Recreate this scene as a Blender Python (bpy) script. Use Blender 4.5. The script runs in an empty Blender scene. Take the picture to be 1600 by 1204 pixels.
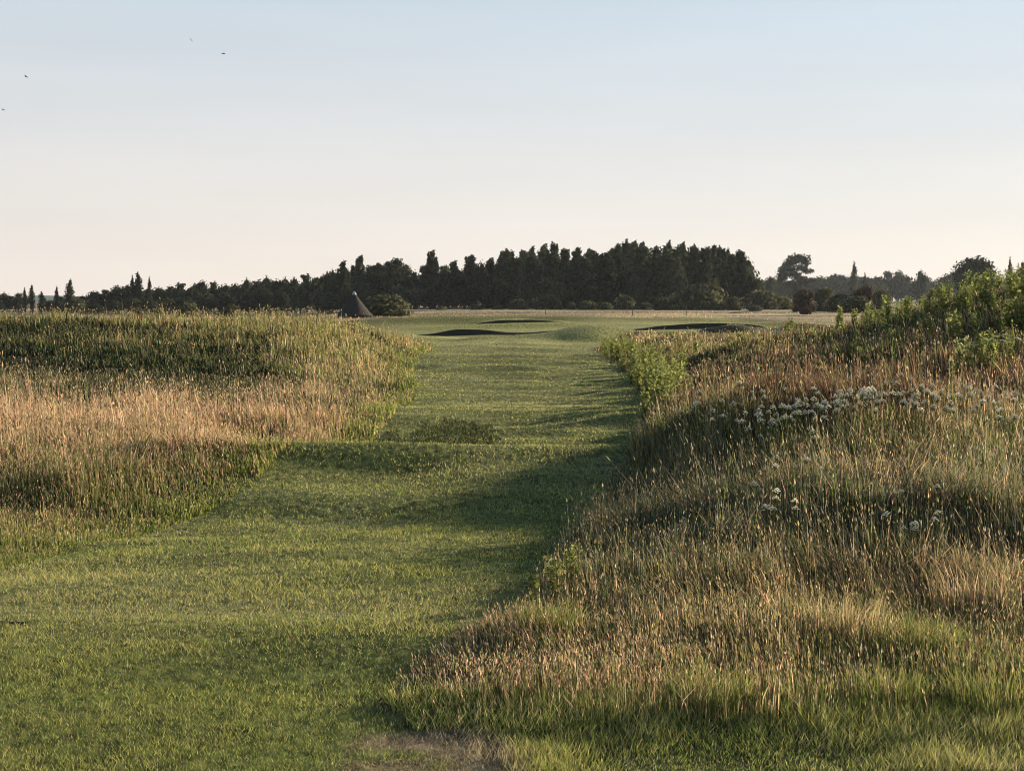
import bpy, math, random
import numpy as np
rng = np.random.default_rng(7)
random.seed(7)
sc = bpy.context.scene
COL = sc.collection
R = math.radians

# ------------------------------------------------------------------ camera, sky, sun, exposure
FPX, CU, CV = 2323.0, 800.0, 602.0            # focal length and centre in photo pixels
CAMZ = 2.5
PITCH = math.atan(132.0 / FPX)
SUN_AZ, SUN_EL = 54.0, 14.0                   # clockwise from straight ahead, above the horizon
cam = bpy.data.cameras.new('camera')
cam.sensor_width = 36.0
cam.lens = 36.0 * FPX / 1600.0
cam.clip_start, cam.clip_end = 0.1, 6000
camo = bpy.data.objects.new('camera', cam)
camo.location = (0, 0, CAMZ)
camo.rotation_euler = (math.pi / 2 - PITCH, 0, 0)
COL.objects.link(camo)
sc.camera = camo

w = bpy.data.worlds.new('World')
sc.world = w
w.use_nodes = True
nt = w.node_tree
nt.nodes.clear()
N, L = nt.nodes.new, nt.links.new
sky = N('ShaderNodeTexSky')
sky.sky_type = 'NISHITA'
sky.sun_disc = False
sky.sun_elevation, sky.sun_rotation = R(SUN_EL), R(SUN_AZ)
sky.air_density, sky.dust_density, sky.ozone_density = 0.9, 0.15, 1.6
tc = N('ShaderNodeTexCoord')
sep = N('ShaderNodeSeparateXYZ'); L(tc.outputs['Generated'], sep.inputs[0])
ramp = N('ShaderNodeValToRGB'); L(sep.outputs['Z'], ramp.inputs[0])     # thin milky veil, thickest at the horizon all round
cr = ramp.color_ramp
cr.elements[0].position, cr.elements[0].color = 0.0, (0.86, 0.86, 0.86, 1)
cr.elements[1].position, cr.elements[1].color = 0.55, (0.25, 0.25, 0.25, 1)
e = cr.elements.new(0.19); e.color = (0.70, 0.70, 0.70, 1)
vr = N('ShaderNodeValToRGB'); L(sep.outputs['Z'], vr.inputs[0])
cr = vr.color_ramp
cr.elements[0].position, cr.elements[0].color = 0.0, (0.865, 0.762, 0.715, 1)
cr.elements[1].position, cr.elements[1].color = 0.85, (0.16, 0.28, 0.48, 1)
e = cr.elements.new(0.30); e.color = (0.50, 0.66, 0.80, 1)
e = cr.elements.new(0.50); e.color = (0.29, 0.44, 0.64, 1)
e = cr.elements.new(0.09); e.color = (0.830, 0.775, 0.750, 1)
e = cr.elements.new(0.19); e.color = (0.725, 0.775, 0.815, 1)
mp = N('ShaderNodeMapping'); L(tc.outputs['Generated'], mp.inputs[0]); mp.inputs['Scale'].default_value = (2.2, 2.2, 16)
nz = N('ShaderNodeTexNoise'); L(mp.outputs[0], nz.inputs[0]); nz.inputs['Scale'].default_value = 1.6; nz.inputs['Detail'].default_value = 5
cr_ = N('ShaderNodeMapRange'); L(nz.outputs['Fac'], cr_.inputs[0])
cr_.inputs[1].default_value, cr_.inputs[2].default_value = 0.35, 0.75
cr_.inputs[3].default_value, cr_.inputs[4].default_value = 8.6, 9.2
vm = N('ShaderNodeVectorMath'); vm.operation = 'SCALE'; L(vr.outputs[0], vm.inputs[0]); L(cr_.outputs[0], vm.inputs['Scale'])
mx = N('ShaderNodeMix'); mx.data_type = 'RGBA'
L(ramp.outputs[0], mx.inputs[0]); L(sky.outputs[0], mx.inputs[6]); L(vm.outputs[0], mx.inputs[7])
bg = N('ShaderNodeBackground'); bg.inputs[1].default_value = 0.0555
L(mx.outputs[2], bg.inputs[0])
wo = N('ShaderNodeOutputWorld'); L(bg.outputs[0], wo.inputs[0])

sun = bpy.data.lights.new('sun', 'SUN')
sun.energy = 5.0
sun.angle = R(0.5)
sun.color = (1.0, 0.85, 0.62)
suno = bpy.data.objects.new('sun', sun)
suno.rotation_euler = (R(90 - SUN_EL), 0, R(180 - SUN_AZ))
suno.location = (30, 20, 40)
COL.objects.link(suno)

vs = sc.view_settings
vs.view_transform, vs.look, vs.exposure, vs.gamma = 'Standard', 'None', 1.12, 1.0
vs.use_curve_mapping = False
sc.render.engine = 'CYCLES'
cy = sc.cycles
cy.max_bounces, cy.diffuse_bounces, cy.transmission_bounces, cy.glossy_bounces, cy.volume_bounces = 6, 3, 4, 2, 1
cy.use_denoising = True
cy.filter_width = 1.05
try:
    cy.denoiser = 'OPENIMAGEDENOISE'
    cy.denoising_input_passes = 'RGB_ALBEDO_NORMAL'
except Exception:
    pass

# ------------------------------------------------------------------ helpers
def sstep(a, b, x):
    t = np.clip((np.asarray(x, float) - a) / (b - a), 0, 1)
    return t * t * (3 - 2 * t)

def _hash(ix, iy, seed):
    n = (ix.astype(np.int64) * 374761393 + iy.astype(np.int64) * 668265263 + seed * 1274126177) & 0xffffffff
    n = ((n ^ (n >> 13)) * 1274126177) & 0xffffffff
    return ((n ^ (n >> 16)) & 0xffff) / 65535.0

def vnoise(x, y, seed=0):
    x = np.asarray(x, float); y = np.asarray(y, float)
    ix, iy = np.floor(x), np.floor(y)
    fx, fy = x - ix, y - iy
    fx = fx * fx * fx * (fx * (fx * 6 - 15) + 10); fy = fy * fy * fy * (fy * (fy * 6 - 15) + 10)
    a, b = _hash(ix, iy, seed), _hash(ix + 1, iy, seed)
    c, d = _hash(ix, iy + 1, seed), _hash(ix + 1, iy + 1, seed)
    return (a * (1 - fx) + b * fx) * (1 - fy) + (c * (1 - fx) + d * fx) * fy - 0.5

def fbm(x, y, seed=0, octs=3):
    s, a = 0, 1.0
    for o in range(octs):
        s = s + a * vnoise(x * 2 ** o, y * 2 ** o, seed + o * 17)
        a *= 0.5
    return s

def depth(v):
    return CAMZ * FPX / (v - 470.0)

# edges of the mown path, as (distance, X)
LE = np.array([(4, -9.0), (8, -7.6), (11, -6.2), (14.2, -4.95), (16.1, -4.5), (17.6, -4.05), (19.5, -3.8), (22.0, -3.55), (24.5, -3.05), (27.5, -2.55), (32.3, -2.5),
               (44.7, -2.9), (58, -4.0), (70, -4.3), (77, -3.8), (90, -6), (110, -10), (130, -14), (150, -14), (172, -12), (176, 5)], float)
RE = np.array([(4, 0.6), (7.4, 0.4), (8.07, -0.2), (8.67, -0.62), (9.3, -0.8), (10, -0.65), (11.17, -0.19), (11.6, 0.0), (13.2, 0.28), (14.9, 0.58), (17.6, 1.06),
               (21.5, 1.76), (25.3, 2.2), (29, 2.6), (34, 3.4), (41.5, 3.75), (58, 4.0), (77, 4.3), (90, 6.5), (100, 13), (118, 26), (150, 36), (172, 34), (176, 5)], float)
def XL(Y): return np.interp(Y, LE[:, 0], LE[:, 1]) + 0.35 * vnoise(np.asarray(Y) * .35, 3.1, 4)
def XR(Y): return np.interp(Y, RE[:, 0], RE[:, 1]) + 0.25 * vnoise(np.asarray(Y) * .5, 9.1, 5)

MPY = np.array([0, 14, 20, 28, 36, 41, 47, 53, 60, 68, 80, 95, 110], float)
MPZ = np.array([.05, .08, .14, .17, .09, .06, .58, 1.16, 1.34, 1.18, .5, .2, 0], float)

def hgt(X, Y):
    X = np.asarray(X, float); Y = np.asarray(Y, float)
    xl, xr = XL(Y), XR(Y)
    z = np.interp(Y, [0, 100, 112, 160, 175, 250, 300, 380, 600, 1500], [0, 0, .05, .55, .55, .48, .42, .40, .9, 1.8])
    near = sstep(-30, 5, Y) * (1 - sstep(100, 130, Y))
    # gentle rolls across the mown path
    z = z + near * (.09 + .18 * sstep(9, 16, Y) + .12 * sstep(24, 40, Y)) * fbm(X / 9.0 + 3, Y / 3.6, 11, 3) + 0.07 * near * vnoise(X / 1.8, Y / 1.0, 61)
    inpath = sstep(-3, 0.5, X - xl) * sstep(-3, .5, xr - X)
    z = z + 0.34 * np.exp(-((Y - 22.7 - 0.08 * X) / 1.0) ** 2) * (inpath * .8 + .2)
    z = z - 0.22 * np.exp(-((Y - 17.8) / 2.6) ** 2) * inpath - 0.26 * np.exp(-((Y - 26.6) / 2.2) ** 2) * inpath
    # left dune
    d = xl - X
    z = z + sstep(-.3, 4.5, d) * np.interp(Y + 7 * vnoise(X / 11, Y / 30, 24), MPY, MPZ) * (1 + .45 * fbm(X / 8, Y / 7, 23, 2))
    z = z + sstep(0, 2, d) * .12 * sstep(20, 60, Y) * near
    # right bank
    d = X - xr
    rr = near * sstep(8.0, 9.6, Y)
    z = z + rr * (0.06 + 0.28 * sstep(0, 3.5, d) * sstep(9, 20, Y)) * sstep(-.1, .4, d)
    z = z + 2.75 * np.exp(-((X - 18.5) / 9.6) ** 2 - ((Y - 44.0) / 10.5) ** 2) * sstep(-.5, 4, d)
    z = z + .80 * np.exp(-((X - 4.6) / 1.9) ** 2 - ((Y - 21.0) / 4.0) ** 2) * sstep(-.1, 1.6, d)
    z = z + 0.5 * np.exp(-((X - 14.6) / 3.0) ** 2 - ((Y - 25.0) / 5.5) ** 2) * sstep(5, 9, X)     # unseen dune added off to the right to shade the rough
    z = z + rr * sstep(0, 2, d) * sstep(9, 14, Y) * .30 * fbm(X / 3.2, Y / 2.6, 31, 3)
    # rolling links beyond
    far = sstep(80, 140, Y)
    z = z + far * (1 - sstep(900, 1300, Y)) * (0.35 * fbm(X / 40, Y / 17, 41, 3) + .10 * fbm(X / 9, Y / 6, 43, 2))
    z = z + .34 * fbm(X / 15, Y / 5.5, 47, 2) * sstep(78, 92, Y) * (1 - sstep(135, 165, Y))
    for bx, by, ba, sx, sy in ((14, 97, .50, 6, 1.1), (2, 126, .40, 9, 1.2), (24, 126, .6, 8, 1.4), (4, 139, .45, 14, 1.3), (19, 144, .5, 8, 1.3), (0, 150, .3, 15, 2.6), (26, 156, .35, 14, 2.6), (-10, 135, .5, 8, 2)):
        z = z + ba * np.exp(-((X - bx) / sx) ** 2 - ((Y - by - .25 * (X - bx)) / sy) ** 2)
    z = z + 0.85 * np.exp(-((X - 5.0) / 3.6) ** 2 - ((Y - 92) / 2.4) ** 2) + .25 * np.exp(-((X + 2) / 5) ** 2 - ((Y - 81) / 1.8) ** 2)
    z = z - 1.7 * sstep(190, 230, Y) * (1 - sstep(700, 1100, Y)) * sstep(-.06, -.16, X / np.maximum(Y, 1))
    z = z - 0.25 * np.exp(-((X + 1) / 10) ** 2 - ((Y - 103) / 3.0) ** 2)
    z = z + .30 * np.exp(-((X + 15.5) / 6) ** 2 - ((Y - 150) / 9) ** 2)
    return z

def zat(X, Y): return float(hgt(np.array([X]), np.array([Y]))[0])
def at(u, Y):                                    # photo column at a distance -> X
    return (u - CU) * Y / FPX
def ztop(v, Y): return CAMZ + (470.0 - v) / FPX * Y

def mesh_np(name, V, F, col=None, mat=None, smooth=False):
    me = bpy.data.meshes.new(name)
    V = np.ascontiguousarray(V, np.float32)
    F = np.ascontiguousarray(F, np.int32)
    n, k = F.shape
    me.vertices.add(len(V)); me.vertices.foreach_set('co', V.ravel())
    me.loops.add(n * k); me.loops.foreach_set('vertex_index', F.ravel())
    me.polygons.add(n)
    me.polygons.foreach_set('loop_start', np.arange(0, n * k, k, dtype=np.int32))
    try: me.polygons.foreach_set('loop_total', np.full(n, k, np.int32))
    except Exception: pass
    if smooth: me.polygons.foreach_set('use_smooth', np.ones(n, bool))
    if col is not None:
        ca = me.color_attributes.new('Col', 'FLOAT_COLOR', 'POINT')
        c4 = np.ones((len(V), 4), np.float32); c4[:, :3] = col
        ca.data.foreach_set('color', c4.ravel())
    me.update(calc_edges=True)
    if mat: me.materials.append(mat)
    return me

def obj(name, me, parent=None, loc=(0, 0, 0), **props):
    o = bpy.data.objects.new(name, me)
    o.location = loc
    if parent: o.parent = parent
    COL.objects.link(o)
    for k, v in props.items(): o[k] = v
    return o

def thing(name, label, cat, loc=(0, 0, 0), rz=0, scale=(1, 1, 1), group=None):
    o = bpy.data.objects.new(name, None)
    o.empty_display_size = .3
    o.location, o.rotation_euler, o.scale = loc, (0, 0, rz), scale
    COL.objects.link(o)
    o['label'], o['category'] = label, cat
    if group: o['group'] = group
    return o

class Geo:
    def __init__(s): s.v, s.f, s.c, s.n = [], [], [], 0
    def add(s, V, F, c):
        V = np.asarray(V, float); F = np.asarray(F, int)
        if F.shape[1] == 4: F = np.concatenate([F[:, [0, 1, 2]], F[:, [0, 2, 3]]])
        c = np.asarray(c, float)
        if c.ndim == 1: c = np.tile(c, (len(V), 1))
        s.v.append(V); s.f.append(F + s.n); s.c.append(c); s.n += len(V)
    def tube(s, P, rad, c, k=6):
        P = np.asarray(P, float); rad = np.broadcast_to(np.asarray(rad, float), (len(P),))
        T = np.gradient(P, axis=0); T /= np.linalg.norm(T, axis=1)[:, None] + 1e-9
        ref = np.where(np.abs(T[:, 2:3]) > .9, [[1., 0, 0]], [[0, 0, 1.]])
        A = np.cross(T, ref); A /= np.linalg.norm(A, axis=1)[:, None] + 1e-9
        B = np.cross(T, A)
        t = np.arange(k) * 2 * math.pi / k
        V = (P[:, None] + rad[:, None, None] * (np.cos(t)[None, :, None] * A[:, None] + np.sin(t)[None, :, None] * B[:, None])).reshape(-1, 3)
        F = [(i * k + j, i * k + (j + 1) % k, (i + 1) * k + (j + 1) % k, (i + 1) * k + j) for i in range(len(P) - 1) for j in range(k)]
        n0 = len(V)
        V = np.concatenate([V, P[:1], P[-1:]])
        s.add(V, F, c)
        s.f.append(np.array([(n0, (j + 1) % k, j) for j in range(k)] + [(n0 + 1, n0 - k + j, n0 - k + (j + 1) % k) for j in range(k)]) + s.n - len(V))
    def lathe(s, prof, c, k=16, jit=0):
        prof = np.asarray(prof, float)
        t = np.arange(k) * 2 * math.pi / k
        V = np.stack([prof[:, :1] * np.cos(t), prof[:, :1] * np.sin(t), np.repeat(prof[:, 1:2], k, 1)], -1)
        if jit: V[..., :2] *= 1 + jit * (rng.random((len(prof), k, 1)) - .5)
        F = [(i * k + j, i * k + (j + 1) % k, (i + 1) * k + (j + 1) % k, (i + 1) * k + j) for i in range(len(prof) - 1) for j in range(k)]
        s.add(V.reshape(-1, 3), F, c)
    def build(s, name, mat, smooth=False):
        return mesh_np(name, np.concatenate(s.v), np.concatenate(s.f), np.concatenate(s.c), mat, smooth)

# ------------------------------------------------------------------ materials
def mat_plant(name, trans=0.4, rough=0.6, spec=0.0, gain=1.0):
    m = bpy.data.materials.new(name); m.use_nodes = True
    t = m.node_tree; t.nodes.clear()
    a = t.nodes.new('ShaderNodeAttribute'); a.attribute_name = 'Col'
    d = t.nodes.new('ShaderNodeBsdfDiffuse'); tr = t.nodes.new('ShaderNodeBsdfTranslucent')
    t.links.new(a.outputs['Color'], d.inputs[0]); t.links.new(a.outputs['Color'], tr.inputs[0])
    mx = t.nodes.new('ShaderNodeMixShader'); mx.inputs[0].default_value = trans
    t.links.new(d.outputs[0], mx.inputs[1]); t.links.new(tr.outputs[0], mx.inputs[2])
    last = mx
    if spec > 0:
        g = t.nodes.new('ShaderNodeBsdfGlossy'); g.inputs['Roughness'].default_value = rough
        g.inputs[0].default_value = (.9, .9, .85, 1)
        lw = t.nodes.new('ShaderNodeLayerWeight'); lw.inputs[0].default_value = 0.25
        mm = t.nodes.new('ShaderNodeMath'); mm.operation = 'MULTIPLY'; mm.inputs[1].default_value = spec
        t.links.new(lw.outputs['Fresnel'], mm.inputs[0])
        m2 = t.nodes.new('ShaderNodeMixShader'); t.links.new(mm.outputs[0], m2.inputs[0])
        t.links.new(mx.outputs[0], m2.inputs[1]); t.links.new(g.outputs[0], m2.inputs[2]); last = m2
    o = t.nodes.new('ShaderNodeOutputMaterial'); t.links.new(last.outputs[0], o.inputs[0])
    return m

def mat_noise(name, c1, c2, scale, rough=.9, bump=.3, stretch=(1, 1, 1), use_attr=False, detail=6):
    m = bpy.data.materials.new(name); m.use_nodes = True
    t = m.node_tree; b = t.nodes['Principled BSDF']
    b.inputs['Roughness'].default_value = rough
    b.inputs['Specular IOR Level'].default_value = .15
    tcn = t.nodes.new('ShaderNodeTexCoord'); mp = t.nodes.new('ShaderNodeMapping'); mp.inputs['Scale'].default_value = stretch
    t.links.new(tcn.outputs['Object'], mp.inputs[0])
    n = t.nodes.new('ShaderNodeTexNoise'); n.inputs['Scale'].default_value = scale; n.inputs['Detail'].default_value = detail
    t.links.new(mp.outputs[0], n.inputs[0])
    r = t.nodes.new('ShaderNodeValToRGB'); r.color_ramp.elements[0].color = (*c1, 1); r.color_ramp.elements[1].color = (*c2, 1)
    r.color_ramp.elements[0].position, r.color_ramp.elements[1].position = .35, .68
    t.links.new(n.outputs['Fac'], r.inputs[0])
    out = r.outputs[0]
    if use_attr:
        a = t.nodes.new('ShaderNodeAttribute'); a.attribute_name = 'Col'
        mm = t.nodes.new('ShaderNodeMix'); mm.data_type = 'RGBA'; mm.blend_type = 'MULTIPLY'; mm.inputs[0].default_value = 1
        t.links.new(a.outputs['Color'], mm.inputs[6]); t.links.new(out, mm.inputs[7]); out = mm.outputs[2]
    t.links.new(out, b.inputs['Base Color'])
    if bump:
        bp = t.nodes.new('ShaderNodeBump'); bp.inputs['Strength'].default_value = bump; bp.inputs['Distance'].default_value = .03
        t.links.new(n.outputs['Fac'], bp.inputs['Height']); t.links.new(bp.outputs[0], b.inputs['Normal'])
    return m

M_ground = mat_noise('ground_turf', (.40, .40, .40), (1.35, 1.35, 1.35), 9.0, .95, 1.0, (1, .6, 1), True, 10)
M_blade = mat_plant('grass_blade', .5, .6, .05)
M_turf = mat_plant('turf_blade', .45, .6, .05)
M_leaf = mat_plant('tree_leaf', .35, .6, .0)
M_weed = mat_plant('weed_leaf', .55, .5, .06)
M_petal = mat_plant('petal', .5)
M_bark = mat_noise('bark', (.05, .042, .034), (.13, .11, .09), 9, .95, .6, (1, 1, .25))
M_thatch = mat_noise('thatch', (.028, .024, .022), (.075, .062, .055), 14, .95, .8, (1, 1, .15))
M_lead = mat_noise('pale_cap', (.26, .34, .38), (.36, .44, .48), 6, .45, .1)
M_timber = mat_noise('dark_timber', (.06, .045, .035), (.12, .09, .07), 12, .8, .3, (1, 1, .2))
M_gravel = mat_noise('path_gravel', (.20, .19, .17), (.38, .36, .33), 60, .95, .6)
M_soil = mat_noise('bare_soil', (.16, .12, .085), (.30, .24, .17), 22, .95, .8)
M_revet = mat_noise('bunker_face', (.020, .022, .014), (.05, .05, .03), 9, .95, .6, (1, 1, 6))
M_hill = mat_noise('far_hill', (.10, .14, .13), (.16, .20, .17), .01, 1, 0)
M_bird = mat_noise('feathers', (.03, .03, .035), (.09, .09, .10), 20, .8, 0)

# ------------------------------------------------------------------ ground
def grow(a, b, d0, ratio):
    out, d = [a], d0
    while out[-1] < b:
        d *= ratio; out.append(out[-1] + d)
    return out
xs = list(np.arange(-13, 20.01, .2)); xs = [-v for v in grow(13, 1450, .2, 1.06)][:0:-1] + xs + grow(20, 1450, .2, 1.06)[1:]
ys = [-v for v in grow(-5, 300, .5, 1.25)][:0:-1] + list(np.arange(5, 48, .17)) + grow(48, 80, .17, 1.013)[:-1] + list(np.arange(80, 168, .48)) + grow(168, 1450, .5, 1.015)
gx, gy = np.meshgrid(np.array(xs), np.array(ys))
gz = hgt(gx, gy)
nxg, nyg = len(xs), len(ys)

MOWN = np.array([.145, .152, .042]); ROUGH = np.array([.085, .078, .035]); HEATH = np.array([.32, .245, .145]); SAND = np.array([.36, .28, .18])
def mown_mask(X, Y):
    return sstep(-.15, .15, X - XL(Y)) * sstep(-.15, .15, XR(Y) - X) * (1 - sstep(146, 152, Y + .12 * X + 6 * vnoise(X / 8, Y / 30, 90)))
def scuff(X, Y):                                  # bare worn corner by the tee
    return (1 - sstep(.5, 1.0, np.hypot((X + .42 + .25 * (Y - 8.2)) / .62, (Y - 8.15) / .75))) * sstep(-.25, .1, vnoise(X * 5, Y * 4, 77) + .1)
def ground_col(X, Y):
    m = mown_mask(X, Y)[..., None]
    n = fbm(X / 5, Y / 3, 51, 3)[..., None]
    n2 = fbm(X / 1.1, Y / .7, 57, 3)[..., None]
    c = ROUGH * (1 + .5 * n)
    far = sstep(105, 150, Y)[..., None]
    hz = HEATH * np.clip(.85 + 2.0 * fbm(X / 34, Y / 8, 53, 3)[..., None], .25, 1.4)
    hz = hz * (1 - .0 * n) + np.array([-.10, -.04, -.05]) * sstep(.10, .40, fbm(X / 18, Y / 5, 59, 2))[..., None]
    c = c * (1 - far) + hz * far
    # bleached dry turf in places
    dry = sstep(.0, .45, n + .5 * n2)
    mw = MOWN * (1 + .35 * n2) * (1 - .55 * dry) + np.array([.17, .17, .075]) * .55 * dry
    strip = sstep(60, 90, Y)[..., None]
    mw = mw * (1 - strip) + (np.array([.27, .262, .085]) * (1 + .8 * fbm(X / 14, Y / 3, 67, 2)[..., None])) * strip
    c = c * (1 - m) + mw * m
    s = scuff(X, Y)[..., None]
    c = c * (1 - s) + SAND * (1 + .4 * n2) * s
    return np.clip(c, .01, .6)
gc = ground_col(gx, gy)
V = np.stack([gx, gy, gz], -1).reshape(-1, 3)
i = np.arange(nyg - 1)[:, None] * nxg + np.arange(nxg - 1)[None]
F = np.stack([i, i + 1, i + 1 + nxg, i + nxg], -1).reshape(-1, 4)
g = obj('ground', mesh_np('ground', V, F, gc.reshape(-1, 3), M_ground, True), kind='structure')

# pale gravel path that clips the bottom right corner
px = np.linspace(1.4, 14, 64)
G = Geo()
edge = 7.74 + .12 * sstep(1.4, 3.0, px) + .05 * vnoise(px * 1.3, 0 * px, 3)
rows = [edge, edge - .5, edge - 1.2, edge - 2.0]
PV = np.concatenate([np.stack([px, r, hgt(px, r) + .012], -1) for r in rows])
ii = np.arange(3)[:, None] * 64 + np.arange(63)[None]
G.add(PV, np.stack([ii + 64, ii + 65, ii + 1, ii], -1).reshape(-1, 4), (1, 1, 1))
obj('gravel_path', G.build('gravel_path', M_gravel), kind='structure')

# far low hill on the left skyline
hx = np.linspace(-1000, -250, 60)
hz0 = 2.5 + 4.6 * np.exp(-((hx + 400) / 70) ** 2)
G = Geo()
rowsY = [1190, 1225, 1260, 1300, 1340]
rowsK = [0, .6, 1, .7, 0]
HV = np.concatenate([np.stack([hx, 0 * hx + y, 1.0 + (hz0 - 1) * k], -1) for y, k in zip(rowsY, rowsK)])
ii = np.arange(4)[:, None] * 60 + np.arange(59)[None]
G.add(HV, np.stack([ii, ii + 1, ii + 61, ii + 60], -1).reshape(-1, 4), (1, 1, 1))
obj('hills', G.build('hills', M_hill, True), kind='structure')

# ------------------------------------------------------------------ grass
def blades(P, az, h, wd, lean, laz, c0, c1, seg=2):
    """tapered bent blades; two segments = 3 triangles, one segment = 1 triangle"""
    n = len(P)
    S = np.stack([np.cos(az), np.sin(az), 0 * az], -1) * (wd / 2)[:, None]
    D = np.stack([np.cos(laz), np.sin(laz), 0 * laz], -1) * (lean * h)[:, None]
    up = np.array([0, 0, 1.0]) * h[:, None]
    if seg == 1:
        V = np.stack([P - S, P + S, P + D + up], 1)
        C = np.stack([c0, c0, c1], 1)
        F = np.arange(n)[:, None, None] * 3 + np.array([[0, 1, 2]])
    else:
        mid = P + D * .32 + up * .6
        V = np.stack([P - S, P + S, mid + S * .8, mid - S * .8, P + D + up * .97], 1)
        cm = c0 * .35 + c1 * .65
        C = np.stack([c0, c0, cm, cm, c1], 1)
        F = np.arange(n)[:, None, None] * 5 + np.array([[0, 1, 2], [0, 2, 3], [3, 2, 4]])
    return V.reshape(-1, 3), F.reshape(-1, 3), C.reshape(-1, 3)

def plumes(P, az, h, wd, lean, laz, hl, hw, c0, c1, ch):
    """thin stem with a loose seed head at its tip"""
    n = len(P)
    S = np.stack([np.cos(az), np.sin(az), 0 * az], -1)
    D = np.stack([np.cos(laz), np.sin(laz), 0 * laz], -1) * (lean * h)[:, None]
    up = np.array([0, 0, 1.0]) * h[:, None]
    mid = P + D * .4 + up * .6
    top = P + D + up
    ax = top - mid; ax /= np.linalg.norm(ax, axis=1)[:, None]
    w1 = S * (wd / 2)[:, None]; w2 = S * (hw / 2)[:, None]
    V = np.stack([P - w1, P + w1, mid + w1 * .8, mid - w1 * .8, top, top + ax * (hl * .35)[:, None] + w2, top + ax * hl[:, None], top + ax * (hl * .35)[:, None] - w2], 1)
    C = np.stack([c0, c0, c1, c1, ch, ch, ch * 1.1, ch], 1)
    F = np.arange(n)[:, None, None] * 8 + np.array([[0, 1, 2], [0, 2, 3], [3, 2, 4], [4, 5, 7], [5, 6, 7]])
    return V.reshape(-1, 3), F.reshape(-1, 3), C.reshape(-1, 3)

def sampleY(n, y0, y1, p):                        # density falls as Y**-p per metre of distance
    u = rng.random(n); q = 1 - p
    return (y0 ** q + u * (y1 ** q - y0 ** q)) ** (1 / q)

def pal(*cs): return np.array(cs, float)
STRAW, PINK, RUST = np.array([.42, .33, .16]), np.array([.64, .43, .27]), np.array([.15, .082, .056])
OLIVE, GREEN, DEEP, LIME = np.array([.20, .19, .065]), np.array([.12, .165, .040]), np.array([.05, .080, .030]), np.array([.26, .29, .06])
GREY = np.array([.27, .23, .17])

def mixc(wts, cols):
    """pick one colour per blade by weights (n,k)"""
    wts = np.clip(wts, 1e-4, None); wts = wts / wts.sum(1, keepdims=True)
    r = rng.random((len(wts), 1)); k = (r > np.cumsum(wts, 1)).sum(1).clip(0, len(cols) - 1)
    return np.array(cols)[k]

def vpix(X, Y, z): return 470 + (CAMZ - z) / Y * FPX
def upix(X, Y): return CU + X / Y * FPX

def jit(c, a=.25):
    n = len(c)
    return c * (1 + a * (rng.random((n, 1)) * 2 - 1)) * (1 + .10 * (rng.random((n, 3)) * 2 - 1))

def rough_right(n):
    Y = sampleY(n, 8.7, 92, 1.25)
    X = rng.random(n) * (Y * .40 + 3.2) - 1.0
    d = X - XR(Y)
    ok = (d > -.05 + .12 * rng.random(n)) & (X < Y * .385 + 1.6)
    ok &= rng.random(n) < sstep(8.6, 9.5, Y + .35 * vnoise(X * 1.4, 0 * X, 8)) + .12
    X, Y, d = X[ok], Y[ok], d[ok]
    return X, Y, d

def weights_right(X, Y, d):
    z = hgt(X, Y)
    v = vpix(X, Y, z + .3); u = upix(X, Y)
    n1, n2, n3 = fbm(X / 1.6, Y / 1.6, 101, 3), fbm(X / 3.5, Y / 3, 102, 3), fbm(X / .9, Y / .8, 103, 2)
    W = np.zeros((len(X), 8))                     # straw pink rust olive green deep lime
    k = [480, 540, 600, 640, 690, 760, 830, 900, 980, 1060, 1130, 1200]
    def col(vals): return np.interp(v, k, vals)
    W[:, 0] = col([.25, .25, .2, .3, .22, .20, .25, .45, .45, .35, .30, .25]) + n1 * .7
    W[:, 1] = col([.15, .1, .05, .15, .08, .08, .08, .2, .25, .2, .1, .05]) + n2 * .7
    W[:, 2] = col([.15, .7, 2.2, .5, .1, .1, .1, .12, .15, .05, .0, .0]) * (.6 + .4 * sstep(1000, 1250, u)) + n3 * .3
    W[:, 3] = col([.35, .3, .2, .3, .35, .3, .3, .3, .4, .5, .6, .6]) + n3 * .3
    W[:, 4] = col([.3, .25, .1, .1, .25, .3, .25, .15, .2, .4, .6, .6]) - n1 * .5
    W[:, 5] = col([.3, .3, .6, .3, .55, .9, .7, .35, .2, .1, .15, .3]) - n2 * .8
    W[:, 6] = col([.1, .1, 0, 0, 0, .0, .0, .0, .1, .5, .8, .6]) - n2 * .5
    W[:, 7] = 1.1 * np.exp(-((v - 770) / 95) ** 2)  # shade over the mid rough put into greyer blades
    return W, n1, n2, n3
PALR = [STRAW, PINK, RUST, OLIVE, GREEN, DEEP, LIME, np.array([.20, .19, .13])]
PALL = PALR[:7]

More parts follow.
